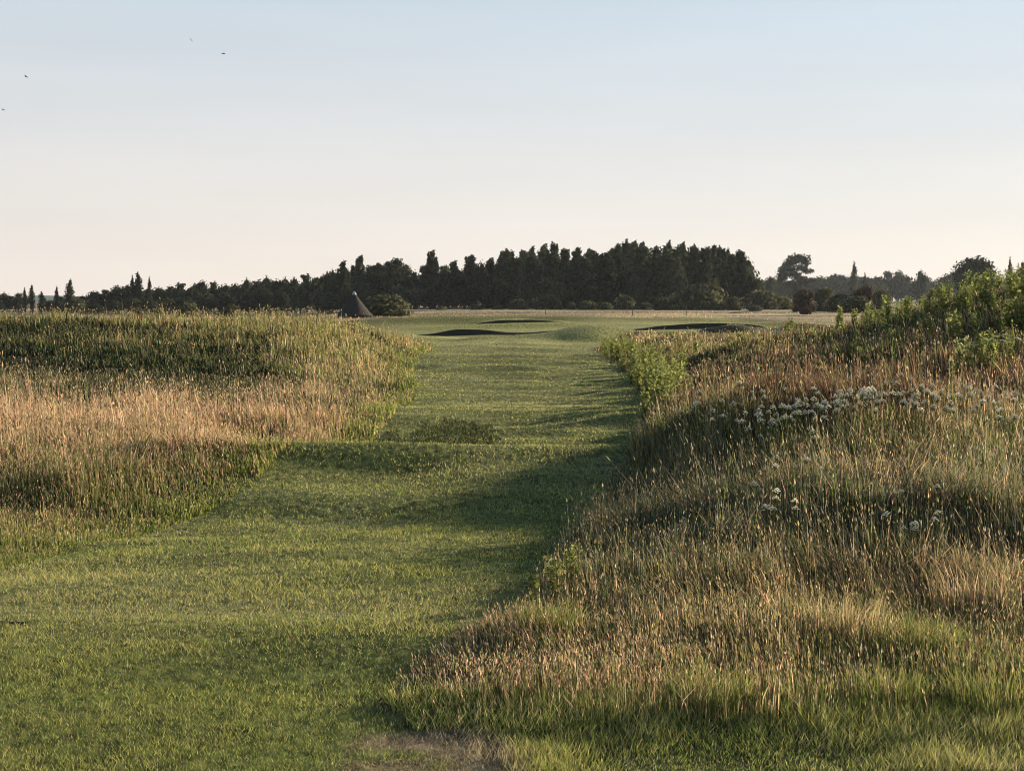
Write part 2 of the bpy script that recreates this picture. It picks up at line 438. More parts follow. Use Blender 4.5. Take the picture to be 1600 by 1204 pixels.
def emit_rough(name, X, Y, W, cols, h, plume_share, wmin=.0045):
    n = len(X)
    z = hgt(X, Y) - .01
    P = np.stack([X, Y, z], -1)
    c = jit(mixc(W, cols), .45)
    az = rng.random(n) * math.pi
    laz = math.pi * (.55 + .9 * rng.random(n)) + 5.0 * vnoise(X / .9, Y / .8, 501)      # leaning together in patches
    lean = .04 + .50 * rng.random(n) ** 2 + .9 * np.clip(vnoise(X / 1.1, Y / .9, 502) + .02, 0, 1) * rng.random(n)
    h = h * np.where(rng.random(n) < .05, 1.4, 1.0)
    wd = np.maximum(wmin, .00055 * Y) * (.7 + .7 * rng.random(n))
    pl = rng.random(n) < plume_share
    G = Geo()
    b = ~pl
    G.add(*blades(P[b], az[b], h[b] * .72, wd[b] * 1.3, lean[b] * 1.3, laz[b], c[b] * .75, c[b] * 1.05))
    hl = np.maximum(.035, .09 * h[pl] + .0006 * Y[pl]) * (.7 + .6 * rng.random(pl.sum()))
    hw = np.maximum(.007, .0008 * Y[pl]) * (.7 + .6 * rng.random(pl.sum()))
    head = c[pl] * .65 + np.array([.36, .28, .17]) * .35
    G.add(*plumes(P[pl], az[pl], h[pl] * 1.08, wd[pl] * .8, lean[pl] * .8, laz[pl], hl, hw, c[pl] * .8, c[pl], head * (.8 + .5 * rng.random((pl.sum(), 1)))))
    return obj(name, G.build(name, M_blade), kind='stuff')

# right hand rough
X, Y, d = rough_right(330000)
W, n1, n2, n3 = weights_right(X, Y, d)
tuss = .75 + .7 * np.clip(fbm(X / .55, Y / .5, 104, 2) + .3, 0, 1)
bank = sstep(.55, 1.1, 2.75 * np.exp(-((X - 18.5) / 9.6) ** 2 - ((Y - 44.0) / 10.5) ** 2))
patch = fbm(X / 1.3, Y / 1.1, 106, 3)
h = (.11 + .28 * sstep(10.4, 16, Y + 1.6 * n1) + .08 * sstep(0, 1.2, d)) * tuss * (.45 + .75 * rng.random(len(X))) * (1 + .9 * np.clip(patch, -.6, .6)) * (1 - .35 * sstep(30, 45, Y)) * (1 - .25 * bank)
h *= .55 + .45 * sstep(.0, .6, d + .2)
h *= 1 - .6 * (1 - sstep(9.3, 10.6, Y)) * (1 - sstep(.2, .9, d))
o = emit_rough('meadow_grass', X, Y, W, PALR, h, .17)
o['label'] = 'mixed straw and green long grass covering the right hand rough'; o['category'] = 'grass'

# left hand rough
n = 300000
Y = sampleY(n, 11.5, 88, 1.02)
X = XL(Y) - rng.random(n) ** 1.15 * (Y * .40 + 2.5 + XL(Y))
ok = (X > -Y * .385 - 1.5)
X, Y = X[ok], Y[ok]; d = XL(Y) - X
z = hgt(X, Y); v = vpix(X, Y, z + .25); u = upix(X, Y)
n1, n2, n3 = fbm(X / 1.8, Y / 1.8, 201, 3), fbm(X / 5, Y / 3.5, 202, 3), fbm(X / .9, Y / .8, 203, 2)
k = [480, 520, 560, 600, 640, 680, 720, 770, 830, 890]
W = np.zeros((len(X), 8))
def col(vals): return np.interp(v, k, vals)
dk = np.clip(1.25 * np.exp(-(np.abs(v - 546 - .085 * u + 40 * n1) / 42) ** 3) * (1 - sstep(160, 560, u + 60 * n2)) + .25 * fbm(X / 1.2, Y / 2, 207, 2), 0, 1)  # dark hollow: deep shade put into the blade colours
W[:, 0] = col([.8, .8, .65, .45, .5, .4, .25, .3, .3, .2]) + n1 * .6
W[:, 1] = np.interp(v + 40 * n1 + 30 * n2, k, [.1, .12, .1, .5, 1.5, 1.0, .45, .3, .15, .05]) * (1 - .6 * sstep(350, 640, u)) + n2 * .4
W[:, 2] = col([.05, .05, .05, .1, .15, .15, .15, .12, .05, 0]) + n3 * .2
W[:, 3] = col([.8, .7, .5, .2, .1, .4, .9, .9, .8, .6]) + n3 * .3
W[:, 4] = col([.3, .3, .4, .1, .0, .1, .3, .25, .4, .6]) - n1 * .5 + 2.2 * np.exp(-(d / .6) ** 2)
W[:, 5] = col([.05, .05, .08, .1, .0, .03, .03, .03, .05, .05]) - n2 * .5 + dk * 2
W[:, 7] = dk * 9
W[:, 6] = col([.2, .2, .1, 0, 0, 0, .05, .05, .15, .3]) + 3.0 * np.exp(-(d / .5) ** 2)
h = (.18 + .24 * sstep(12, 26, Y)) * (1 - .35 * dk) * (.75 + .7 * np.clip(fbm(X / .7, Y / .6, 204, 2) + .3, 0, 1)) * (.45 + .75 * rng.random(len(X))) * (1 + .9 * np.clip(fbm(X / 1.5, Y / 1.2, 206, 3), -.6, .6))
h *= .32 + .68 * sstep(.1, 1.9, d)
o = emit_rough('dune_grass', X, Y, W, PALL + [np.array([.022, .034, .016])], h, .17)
o['label'] = 'golden and pinkish dry grass over the long low dune on the left'; o['category'] = 'grass'

# far links grass beyond the mown strip: coarse tufts
n = 45000
Y = sampleY(n, 80, 270, 1.3); X = (rng.random(n) - .5) * Y * .82
ok = mown_mask(X, Y) < .35
X, Y = X[ok], Y[ok]
n1 = fbm(X / 30, Y / 8, 301, 3)
W = np.stack([.5 + 1.4 * n1, .4 + n1, .25 - n1, .4 - n1, .25 - n1 * 1.2, .2 - n1 * 1.6], -1)
P = np.stack([X, Y, hgt(X, Y) - .02], -1); nn = len(X)
h = (.05 + .13 * rng.random(nn)) * (1 + 1.2 * np.clip(n1, -.5, 1))
G = Geo(); c = jit(mixc(W, [STRAW, PINK, RUST, OLIVE, GREEN, DEEP]), .25)
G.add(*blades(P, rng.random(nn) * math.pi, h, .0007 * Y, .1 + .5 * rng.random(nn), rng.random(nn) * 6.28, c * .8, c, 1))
o = obj('heath_grass', G.build('heath_grass', M_blade), kind='stuff')
o['label'] = 'tan dry grass on the flat heath in front of the wood'; o['category'] = 'grass'

# mown turf
n = 560000
Y = sampleY(n, 7.3, 100, 1.75)
X = rng.random(n) * (Y * .40 + 4 + Y * .1) - (Y * .39)
X = np.where(rng.random(n) < .12, rng.random(n) * Y * .42, X)
m = mown_mask(X, Y); lawn = (Y < 9.3) & (X > XR(Y)) & (X < 4.2)
ok = ((m > .3) | (lawn & (rng.random(n) < .8))) & (rng.random(n) > .9 * sstep(40, 98, Y)) & (rng.random(n) > scuff(X, Y) * .6) & ~((X > 1.4) & (Y < 7.86 + .05 * vnoise(X * 1.3, 0 * X, 3)))
X, Y, lawn = X[ok], Y[ok], lawn[ok]; nn = len(X)
gcb = ground_col(X, Y)
n1 = fbm(X / .8, Y / .5, 401, 3); n2 = fbm(X / 3, Y / 2, 402, 2)
c = mixc(np.stack([.35 + .6 * n1 + .3 * n2, .45 - .5 * n1, .22 - .5 * n2 - .4 * n1, .14 + n2 * .7 + 1.0 * fbm(X / 6, Y / 2.2, 403, 3)], -1), [np.array([.44, .43, .125]), np.array([.255, .30, .070]), np.array([.06, .10, .03]), np.array([.46, .40, .21])])
sq = scuff(X, Y)[:, None]; c = c * (1 - sq) + np.array([.42, .34, .20]) * sq
c = jit(c, .55)
h = (.013 + .021 * rng.random(nn)) * (1 + .6 * np.clip(n1, -.4, 1)) * (1 + .012 * Y)
h = np.where(lawn, h * (1.7 + 1.6 * sstep(8.2, 9.0, Y) + 1.2 * n1), h)
P = np.stack([X, Y, hgt(X, Y) - .003], -1)
G = Geo()
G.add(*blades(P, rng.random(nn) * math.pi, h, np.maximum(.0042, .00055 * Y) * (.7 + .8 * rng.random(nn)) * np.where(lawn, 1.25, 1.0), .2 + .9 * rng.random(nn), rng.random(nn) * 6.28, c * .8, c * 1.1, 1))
o = obj('turf_grass', G.build('turf_grass', M_turf), kind='stuff')
o['label'] = 'short mown turf on the path running down to the fairway'; o['category'] = 'grass'

# dark scruffy patch beyond the crest
n = 2600
a, r_ = rng.random(n) * 6.28, np.sqrt(rng.random(n))
X = -1.2 + r_ * np.cos(a) * 1.25; Y = 28.6 + r_ * np.sin(a) * 2.2
keep = fbm(X * 2.0, Y * 1.1, 83, 3) > -.6 + .8 * r_ ** 2
X, Y = X[keep], Y[keep]; n = len(X)
P = np.stack([X, Y, hgt(X, Y) - .005], -1)
c = jit(mixc(np.tile([.5, .3, .2], (n, 1)), [DEEP * .8, np.array([.07, .06, .035]), OLIVE * .6]), .3)
G = Geo(); G.add(*blades(P, rng.random(n) * math.pi, .03 + .06 * rng.random(n), np.full(n, .022), .3 + .8 * rng.random(n), rng.random(n) * 6.28, c * .8, c, 2))
o = obj('scruffy_grass', G.build('scruffy_grass', M_turf), kind='stuff')
o['label'] = 'dark scuffed patch of coarse grass just beyond the crest of the path'; o['category'] = 'grass'

# ------------------------------------------------------------------ tussocks, weeds, flowers as things
def tussock_mesh(n, hh, rad, cols, seed):
    r = np.random.default_rng(seed)
    a = r.random(n) * 6.28; q = np.sqrt(r.random(n)) * rad
    P = np.stack([np.cos(a) * q, np.sin(a) * q, 0 * a - .02], -1)
    c = np.array(cols)[r.integers(0, len(cols), n)] * (.75 + .5 * r.random((n, 1)))
    h = hh * (.5 + .6 * r.random(n))
    G = Geo()
    G.add(*blades(P, r.random(n) * math.pi, h, np.full(n, .006), .10 + .55 * r.random(n) ** 1.5, np.where(r.random(n) < .5, a + (r.random(n) - .5) * 1.2, 3.1 + 2.2 * (r.random(n) - .5)), c * .75, c * 1.1))
    return G.build('tussock_blades', M_blade)
T_green = [tussock_mesh(380, .30, .30, [LIME, GREEN, STRAW * .8, OLIVE], s) for s in (1, 2)]
T_straw = [tussock_mesh(260, .46, .34, [STRAW, OLIVE, PINK], s) for s in (3, 4)]

def tussock(u, v, me, label, s=1.0, group=None):
    Y = depth(v); X = at(u, Y)
    for _ in range(4):                            # settle the base on the real ground at that line of sight
        Y = (CAMZ - zat(X, Y)) * FPX / (v - 470.0); X = at(u, Y)
    s *= .8
    t = thing('grass_tussock', label, 'grass tussock', (X, Y, zat(X, Y)), random.random() * 6, (s, s, s), group)
    obj('blades', me, t)
tussock(1110, 1105, T_green[0], 'bright green grass tussock with a black hollow on its left, lower middle right', 1.15, 'green grass tussocks')
tussock(860, 985, T_green[1], 'green grass tussock on the sharp corner where the mown path meets the tall rough', 1.0, 'green grass tussocks')
tussock(1390, 1100, T_green[1], 'yellow green tussock along the tee side margin of the right rough', 1.0, 'green grass tussocks')
tussock(1555, 1110, T_green[0], 'yellow green tussock nearest the bottom right corner', 1.1, 'green grass tussocks')
tussock(1440, 1020, T_green[1], 'wide lime tussock below the dark gap in the straw grass', 1.2, 'green grass tussocks')
tussock(1330, 1000, T_straw[0], 'leaning straw tussock left of the dark gap in the rough', 1.0, 'straw grass tussocks')
tussock(1530, 960, T_straw[1], 'tall straw tussock by the right edge above the lime grass', 1.2, 'straw grass tussocks')

def weed_meshes(hh, nleaf, spread, cols, seed, umbel=False):
    r = np.random.default_rng(seed)
    S = Geo(); Lf = Geo()
    nst = 7
    for s in range(nst):
        a = r.random() * 6.28; q = spread * .45 * r.random()
        hs = hh * (.7 + .3 * r.random())
        base = np.array([math.cos(a) * q * .4, math.sin(a) * q * .4, -.02]); tip = np.array([math.cos(a) * q, math.sin(a) * q, hs])
        pts = [base, base * .5 + tip * .5 + r.normal(0, .015, 3), tip]
        S.tube(pts, [.009, .007, .004], np.array(cols[0]) * .7, 4)
        k = nleaf // nst
        t = r.random(k) ** .75
        p = base + (tip - base) * t[:, None]
        la = r.random(k) * 6.28
        ll = (.07 + .11 * r.random(k)) * (1.15 - .6 * t) * hh / .8
        wl = ll * (.20 + .16 * r.random(k))
        D = np.stack([np.cos(la), np.sin(la), .1 + 1.5 * r.random(k)], -1); D /= np.linalg.norm(D, axis=1)[:, None]
        Sd = np.stack([-np.sin(la), np.cos(la), (r.random(k) - .5) * .8], -1)
        c = np.array(cols)[r.integers(0, len(cols), k)] * (.75 + .5 * r.random((k, 1)))
        off = D * (spread * .25 * r.random((k, 1)) * (1.1 - t[:, None]))
        p = p + off
        V = np.stack([p, p + D * (ll * .5)[:, None] + Sd * wl[:, None], p + D * ll[:, None] - np.array([0, 0, .3]) * (ll * .4)[:, None], p + D * (ll * .5)[:, None] - Sd * wl[:, None]], 1).reshape(-1, 3)
        F = np.arange(k)[:, None] * 4 + np.array([[0, 1, 2, 3]])
        Lf.add(V, F, np.repeat(c, 4, 0))
    return S.build('weed_stems', M_weed), Lf.build('weed_leaves', M_weed)
WG = [np.array([.29, .31, .085]), np.array([.39, .41, .12]), np.array([.14, .17, .05])]
WB = [np.array([.26, .30, .08]), np.array([.36, .38, .11]), np.array([.10, .14, .04])]
WY = [np.array([.24, .24, .07]), np.array([.17, .20, .055]), np.array([.30, .25, .10])]
W_bright = [weed_meshes(.9, 210, .42, WG, 10 + s) for s in range(4)]
W_bank = [weed_meshes(1.0, 260, .62, WB, 20 + s) for s in range(4)]
W_seed = [weed_meshes(.9, 150, .40, WY, 30 + s) for s in range(2)]

def weed(X, Y, ms, name, label, s=1.0, group=None, sz=None):
    t = thing(name, label, 'weed', (X, Y, zat(X, Y)), random.random() * 6.28, (s, s, sz or s), group)
    a, b = random.choice(ms)
    obj('stem', a, t); obj('foliage', b, t)
    return t
# bright plants along the right edge of the path
for q in range(56):
    Y = random.uniform(30, 70); f = random.random() ** 1.3
    Y = 31 + 40 * ((q + random.random()) / 56) ** 1.1
    X = float(XR(Y)) - .1 + f * (.55 + .012 * Y)
    weed(X, Y, W_bright, 'leafy_weed', 'bright green leafy weed in the clump lining the right edge of the mown path', random.uniform(.75, 1.2), 'green weeds along the path edge')
# leafy plants crowning the right bank
for q in range(130):
    u = random.uniform(1330, 1640); Y = random.uniform(32, 52)
    X = at(u, Y)
    if zat(X, Y) < .75 + .5 * vnoise(np.array([X * .3]), np.array([Y * .3]), 9)[0]: continue
    weed(X, Y, W_bank if random.random() < .8 else W_seed, 'bank_plant', 'leafy green plant in the thicket crowning the right hand bank', random.uniform(.7, 1.15) * float(np.interp(u, [1330, 1430, 1560], [.5, .75, .92])), 'leafy plants on the right bank')
for u, Y, s, ms, lab in ((1310, 46, .95, W_bright, 'pale green spire shaped weed standing alone at the left foot of the bank'),
                         (1357, 47, .9, W_bright, 'upright pale green weed second along from the lone spire below the dark bushes'),
                         (1385, 45, .8, W_bank, 'bushy pale green weed right beside the leafy bank thicket foot'),
                         (1333, 48, .7, W_bright, 'small green weed between the two pale spires at the foot of the bank')):
    X = at(u, Y); weed(X, Y, ms, 'spire_weed', lab, s, 'spire weeds at the foot of the bank', s * 1.15)
for u, Y, s in ((870, 11.9, .42), (835, 11.7, .33), (895, 12.2, .45)):
    X = at(u, Y); weed(X, Y, W_bright, 'edge_weed', {870: 'taller middle one of three bright weeds at the path corner', 835: 'lowest of three bright weeds at the path corner, nearest the turf', 895: 'bright weed at the path corner pressed against the tall brown grass'}[u], s, 'bright weeds at the path corner')
for q in range(26):
    u = random.uniform(1000, 1330); Y = random.uniform(48, 75); X = at(u, Y)
    if X < XR(Y) + .5: continue
    weed(X, Y, W_seed if random.random() < .7 else W_bright, 'seeding_weed', 'yellowish seeding weed poking above the far right rough', random.uniform(.55, .9), 'seeding weeds in the far right rough')

def flower_meshes(seed, hh=.62):
    r = np.random.default_rng(seed)
    S = Geo(); H = Geo()
    S.tube([(0, 0, -.02), (.02, .01, hh * .5), (0, 0, hh)], [.005, .004, .003], GREEN * .9, 4)
    k = 13
    for j in range(k):
        a = j * 2.4; q = .055 * math.sqrt(j / k)
        c = np.array([math.cos(a) * q, math.sin(a) * q, hh + .03 - q * q * 11 + r.normal(0, .006)])
        t = np.arange(5) * 2 * math.pi / 5 + r.random() * 6
        V = np.concatenate([[c + [0, 0, .008]], c + np.stack([np.cos(t) * .016, np.sin(t) * .016, 0 * t], -1)])
        H.add(V, [(0, 1 + m, 1 + (m + 1) % 5) for m in range(5)], np.array([.95, .90, .74]) * (.85 + .2 * r.random()))
        S.tube([(0, 0, hh - .03), c - [0, 0, .003]], [.002, .002], GREEN * .9, 3)
    return S.build('flower_stem', M_weed), H.build('flower_umbel', M_petal)
FL = [flower_meshes(40 + s) for s in range(3)]
def flower(X, Y, label, group, s=1.0, sxy=None):
    t = thing('white_flower', label, 'wildflower', (X, Y, zat(X, Y)), random.random() * 6.28, (sxy or s, sxy or s, s), group)
    t.rotation_euler = (random.uniform(-.1, .35), random.uniform(-.25, .25), random.random() * 6)
    a, b = random.choice(FL)
    obj('stem', a, t); obj('flower_head', b, t)
for ub in range(1085, 1625, 18):                  # a loose band, a few in every stretch of it
    got = tries = 0
    want = int(np.interp(ub, [1085, 1200, 1350, 1450, 1600], [4, 8, 12, 11, 9]))
    while got < want and tries < 400:
        tries += 1
        u = ub + 18 * random.random(); Y = random.uniform(17, 42); X = at(u, Y)
        v = vpix(X, Y, zat(X, Y) + .68)
        if random.random() < math.exp(-((v - 648) / 25) ** 2) * (1 if v < 672 else .6):
            flower(X, Y, 'white umbel wildflower in the pale flower band across the right rough', 'white flowers in the band across the right rough', random.uniform(1.0, 1.35), random.uniform(.45, .95)); got += 1
def spotflower(u, v, lab, grp, s):
    Y = 16.0; X = at(u, Y)
    for _ in range(6):
        Y = (CAMZ - zat(X, Y) - .62 * s) * FPX / (v - 470.0); X = at(u, Y)
    flower(X, Y, lab, grp, s, s * .7)
for u, v in ((1186, 768), (1205, 770), (1208, 782), (1222, 770), (1238, 785), (1253, 770), (1247, 745), (1232, 797), (1183, 784), (1214, 795), (1265, 738), (1207, 752)):
    spotflower(u, v, 'white umbel in the small scattered cluster below the flower band', 'white flowers in the cluster below the band', random.uniform(.8, 1.05))
for u, v in ((1420, 800), (1445, 796), (1456, 797), (1415, 816), (1438, 826), (1470, 826), (1455, 814), (1425, 808), (1470, 805)):
    spotflower(u, v, 'white umbel in the low cluster at mid right among straw stems', 'white flowers in the low cluster at mid right', random.uniform(.8, 1.05))
for q in range(12):
    u, v = random.gauss(1545, 28), random.gauss(522, 8); Y = 34.0; X = at(u, Y)
    flower(X, Y, 'creamy umbel flower at the foot of the leafy bank thicket', 'creamy flowers below the bank thicket', random.uniform(.9, 1.2), 1.6)

# ------------------------------------------------------------------ trees
def crown(blobs, nq, size, cols, seed, fill=.25, core=True):
    """leaf clumps spread through and over overlapping lobes"""
    r = np.random.default_rng(seed)
    B = np.array(blobs, float)                    # x y z rx ry rz
    vol = (B[:, 3] * B[:, 5]) ; pr = vol / vol.sum()
    k = r.choice(len(B), nq, p=pr)
    D = r.normal(0, 1, (nq, 3)); D /= np.linalg.norm(D, axis=1)[:, None]
    rad = np.where(r.random(nq) < fill, r.random(nq) ** .5, .80 + .42 * r.random(nq))
    P = B[k, :3] + D * B[k, 3:] * rad[:, None]
    Nn = D + r.normal(0, .55, (nq, 3)); Nn /= np.linalg.norm(Nn, axis=1)[:, None]
    A = np.cross(Nn, r.normal(0, 1, (nq, 3))); A /= np.linalg.norm(A, axis=1)[:, None]
    C = np.cross(Nn, A)
    s = size * (.35 + 1.0 * r.random((nq, 1)))
    V = np.stack([P - A * s, P - C * s * .55, P + A * s, P + C * s * .55], 1).reshape(-1, 3)
    F = np.arange(nq)[:, None] * 4 + np.array([[0, 1, 2, 3]])
    lobe = (.6 + .9 * r.random((len(B), 1)))[k]
    c = np.array(cols)[r.integers(0, len(cols), nq)] * lobe * (.75 + .5 * r.random((nq, 1)))
    G = Geo(); G.add(V, F, np.repeat(c, 4, 0))
    if core:                                      # twiggy inside of each lobe keeps daylight out of the middle
        for b in B:
            t = np.arange(7) * 2 * math.pi / 7
            prof = [(.05, -.74), (.55, -.45), (.74, 0), (.55, .45), (.05, .74)]
            VV = np.stack([np.stack([b[0] + p * b[3] * np.cos(t), b[1] + p * b[4] * np.sin(t), b[2] + q * b[5] + 0 * t], -1) for p, q in prof]).reshape(-1, 3)
            FF = [(i * 7 + j, i * 7 + (j + 1) % 7, (i + 1) * 7 + (j + 1) % 7, (i + 1) * 7 + j) for i in range(4) for j in range(7)]
            G.add(VV, FF, np.array(cols[0]) * .8)
    return G.build('crown', M_leaf)

def trunk(h, r0, seed, limbs=5, spread=.25, z0=.3):
    r = np.random.default_rng(seed); G = Geo()
    pts = [(r.normal(0, .012 * h) * t, r.normal(0, .012 * h) * t, h * t - .3 * (t == 0)) for t in (0, .25, .5, .75, 1)]
    G.tube(pts, [r0, r0 * .8, r0 * .6, r0 * .35, r0 * .1], (.08, .07, .055), 7)
    for j in range(limbs):
        t = z0 + (.9 - z0) * (j + r.random() * .7) / limbs; a = r.random() * 6.28; z = h * t
        ln = h * spread * (1.1 - t * .6)
        G.tube([(0, 0, z), (math.cos(a) * ln * .5, math.sin(a) * ln * .5, z + ln * .35), (math.cos(a) * ln, math.sin(a) * ln, z + ln * .8)], [r0 * .4, r0 * .25, r0 * .08], (.08, .07, .055), 5)
    return G.build('trunk', M_bark)

LC = [(.040, .047, .027), (.055, .062, .033), (.032, .038, .024)]
MC = [(.068, .076, .042), (.096, .102, .056), (.050, .058, .034)]  # lighter leaves: sun highlights put into the colour of some trees
PC = [(.065, .07, .042), (.085, .088, .05), (.045, .052, .032)]  # front trees paled in leaf colour to read as sunlit
def poplar(seed, H=18, rmax=2.5, cols=None):
    r = np.random.default_rng(seed); bl = []
    n = 13
    for j in range(n):
        t = (j + .5) / n
        rr = rmax * (np.interp(t, [0, .15, .45, .75, .93, 1], [.65, .95, 1, .86, .58, .30])) * (.85 + .3 * r.random())
        a = r.random() * 6.28; off = rr * .35
        bl.append((0, 0, .6 + (H - 1.0) * t, rr * .55, rr * .55, H / n * 1.1))
        for m in range(2):
            a += 1.9 + 1.2 * r.random(); off = rr * (.45 + .3 * r.random())
            bl.append((math.cos(a) * off, math.sin(a) * off, .6 + (H - 1.0) * t + r.normal(0, .4), rr * .46, rr * .46, H / n * (.7 + .5 * r.random())))
    # side leaders with their own points
    for j in range(3):
        a = r.random() * 6.28; zt = H * (.62 + .22 * r.random()); q = rmax * .75
        bl.append((math.cos(a) * q, math.sin(a) * q, zt, .6, .6, 2.4))
    bl.append((r.normal(0, .3), r.normal(0, .3), H - .9, .5, .5, 1.3))
    return crown(bl, 2200, .55, cols or LC, seed)
def full(seed, H=18, cols=None):
    r = np.random.default_rng(seed); bl = []
    for j in range(34):
        t = r.random() ** .9; rr = 3.5 * np.interp(t, [0, .25, .55, .8, 1], [.7, .95, 1, .8, .35])
        a = r.random() * 6.28; q = rr * (.35 + .4 * r.random()); sz = 1.0 + .9 * r.random()
        bl.append((math.cos(a) * q, math.sin(a) * q, 1.2 + (H - 2.4) * t, sz, sz, sz * .85))
    for t in (.1, .3, .5, .7, .87): bl.append((0, 0, 1 + (H - 2) * t, 2.3 * (1.15 - t * .6), 2.3 * (1.15 - t * .6), 2.2))
    return crown(bl, 2300, .55, cols or LC, seed)
def broad(seed, H=10, Rr=4.6, cols=None):
    r = np.random.default_rng(seed); bl = []
    for j in range(15):
        a = r.random() * 6.28; q = Rr * .72 * math.sqrt(r.random()); t = r.random()
        z = H * (.30 + .52 * t * (1 - .35 * (q / Rr) ** 2)); s = Rr * (.28 + .2 * r.random())
        bl.append((math.cos(a) * q, math.sin(a) * q, z, s, s, s * .8))
    bl.append((0, 0, H * .45, Rr * .75, Rr * .75, H * .40)); bl.append((0, 0, H - 1.6, Rr * .35, Rr * .35, 1.5))
    return crown(bl, 1500, .52, cols or LC, seed)
def bush(seed, H=3.2, Rr=2.8, cols=((.095, .096, .052), (.14, .138, .072), (.06, .062, .034))):
    r = np.random.default_rng(seed); bl = []
    for j in range(11):
        a = r.random() * 6.28; q = Rr * .75 * math.sqrt(r.random()); s = Rr * (.25 + .2 * r.random())
        bl.append((math.cos(a) * q, math.sin(a) * q, H * (.20 + .58 * (1 - (q / Rr) ** 2)), s, s, s * .6))
    bl.append((0, 0, H * .38, Rr * .75, Rr * .75, H * .52))
    for j in range(7):
        a = j * .9 + r.random() * .4; bl.append((math.cos(a) * Rr * .68, math.sin(a) * Rr * .68, H * .14, Rr * .3, Rr * .3, H * .2))
    return crown(bl, 1500, .26, list(cols), seed)
def column(seed, H=15, Rr=1.5):
    r = np.random.default_rng(seed)
    bl = [(r.normal(0, .15), r.normal(0, .15), .8 + (H - 1.2) * t, Rr * k, Rr * k, H * .12) for t, k in ((.05, .5), (.2, .8), (.36, 1), (.52, 1), (.68, .85), (.82, .6), (.94, .33))]
    return crown(bl, 900, .42, LC, seed)
POP = [(poplar(100 + s, 18, 2.5, (LC, LC, MC)[s % 3]), trunk(15, .38, 100 + s, 6, .14)) for s in range(7)]
FUL = [(full(190 + s, 18, (LC, MC, LC)[s % 3]), trunk(14, .4, 190 + s, 7, .2)) for s in range(4)]
BRO = [(broad(120 + s, 10, 4.6, (LC, LC, MC)[s % 3]), trunk(7, .35, 120 + s, 6, .4)) for s in range(5)]
PALE = [(broad(180 + s, 10, 4.6, PC), trunk(7, .35, 180 + s, 6, .4)) for s in range(2)]
COLM = [(column(140 + s), trunk(12, .25, 140 + s, 4, .08)) for s in range(3)]
BUS = [(bush(160 + s), trunk(2.2, .10, 160 + s, 5, .4, .1)) for s in range(4)]
BRN = [(bush(170, 3.2, 2.8, ((.075, .055, .04), (.06, .046, .034), (.095, .07, .048))), trunk(2.2, .10, 170, 5, .4, .1))]
DIM = {'f': (18.0, 7.6), 'p': (18.3, 5.0), 'b': (10.0, 9.2), 'c': (15.0, 3.0), 's': (3.2, 5.6)}

def tree(kind, pool, name, label, cat, u, v, Y, wpx, group=None, vb=None):
    X = at(u, Y); z0 = zat(X, Y)
    if vb is not None: z0 = min(z0, ztop(vb, Y))
    H, Wd = DIM[kind]
    sz = max(.15, (ztop(v, Y) - z0) / H); sx = wpx / FPX * Y / Wd
    t = thing(name, label, cat, (X, Y, z0), random.random() * 6.28, (sx, sx, sz), group)
    a, b = random.choice(pool)
    obj('trunk', b, t); obj('crown', a, t)
    return t

ORD = ['', 'first', 'second', 'third', 'fourth', 'fifth', 'sixth', 'seventh', 'eighth', 'ninth', 'tenth', 'eleventh', 'twelfth', 'thirteenth', 'fourteenth', 'fifteenth', 'sixteenth', 'seventeenth', 'eighteenth', 'nineteenth',
       'twentieth', 'twenty-first', 'twenty-second', 'twenty-third', 'twenty-fourth', 'twenty-fifth', 'twenty-sixth', 'twenty-seventh', 'twenty-eighth', 'twenty-ninth', 'thirtieth']
def ordinals(group, fmt):                         # trees of one row told apart by their order along it
    row = sorted([o for o in COL.objects if o.get('group') == group and ' ROW' in o['label']], key=lambda o: o.location.x / o.location.y)
    for i, o in enumerate(row):
        j = len(row) - i
        o['label'] = fmt.format(ORD[i + 1] if i < j else ORD[j], 'left' if i < j else 'right')
TOP = np.array([(85, 470), (92, 462), (110, 456), (140, 452), (180, 444), (205, 444), (240, 447), (260, 446), (300, 440), (350, 437), (400, 433), (450, 428), (500, 425), (530, 412), (562, 406), (600, 410),
                (650, 408), (700, 412), (740, 402), (780, 396), (820, 390), (860, 386), (900, 392), (940, 394), (975, 383), (1010, 382), (1050, 381), (1100, 384), (1140, 388), (1165, 396), (1182, 412)], float)
def topv(u): return float(np.interp(u, TOP[:, 0], TOP[:, 1]))
WOOD, MIXED, LOW = 'pointed poplars in the tall wood', 'trees in the middle of the wood', 'round crowned trees in the low left wood'
# tall pointed wood on the right centre
u = 790.0
while u < 1172:
    v = topv(u) + random.uniform(-7, 8)
    if random.random() < .45: tree('f', FUL, 'poplar_tree', ' ROW', 'tree', u, v + 2, random.uniform(356, 390), random.uniform(26, 38), WOOD)
    else: tree('p', POP, 'poplar_tree', ' ROW', 'tree', u, v, random.uniform(356, 396), random.uniform(24, 34), WOOD)
    u += random.uniform(13, 19)
u = 785.0
while u < 1160:
    tree('p', POP, 'poplar_tree', ' ROW', 'tree', u, topv(u) + random.uniform(-5, 6), random.uniform(398, 425), random.uniform(18, 26), 'poplars in the rear rank of the tall wood')
    u += random.uniform(14, 21)
tree('p', POP, 'poplar_tree', 'tallest pointed poplar rising above the middle of the tall wood', 'tree', 977, 377, 374, 27, WOOD)
tree('b', BRO, 'ragged_tree', 'ragged open crowned tree closing the right hand end of the tall wood', 'tree', 1168, 402, 376, 44)
tree('b', BRO, 'ragged_tree', 'lower leaning tree in front of the right hand end of the tall wood', 'tree', 1172, 428, 366, 36)
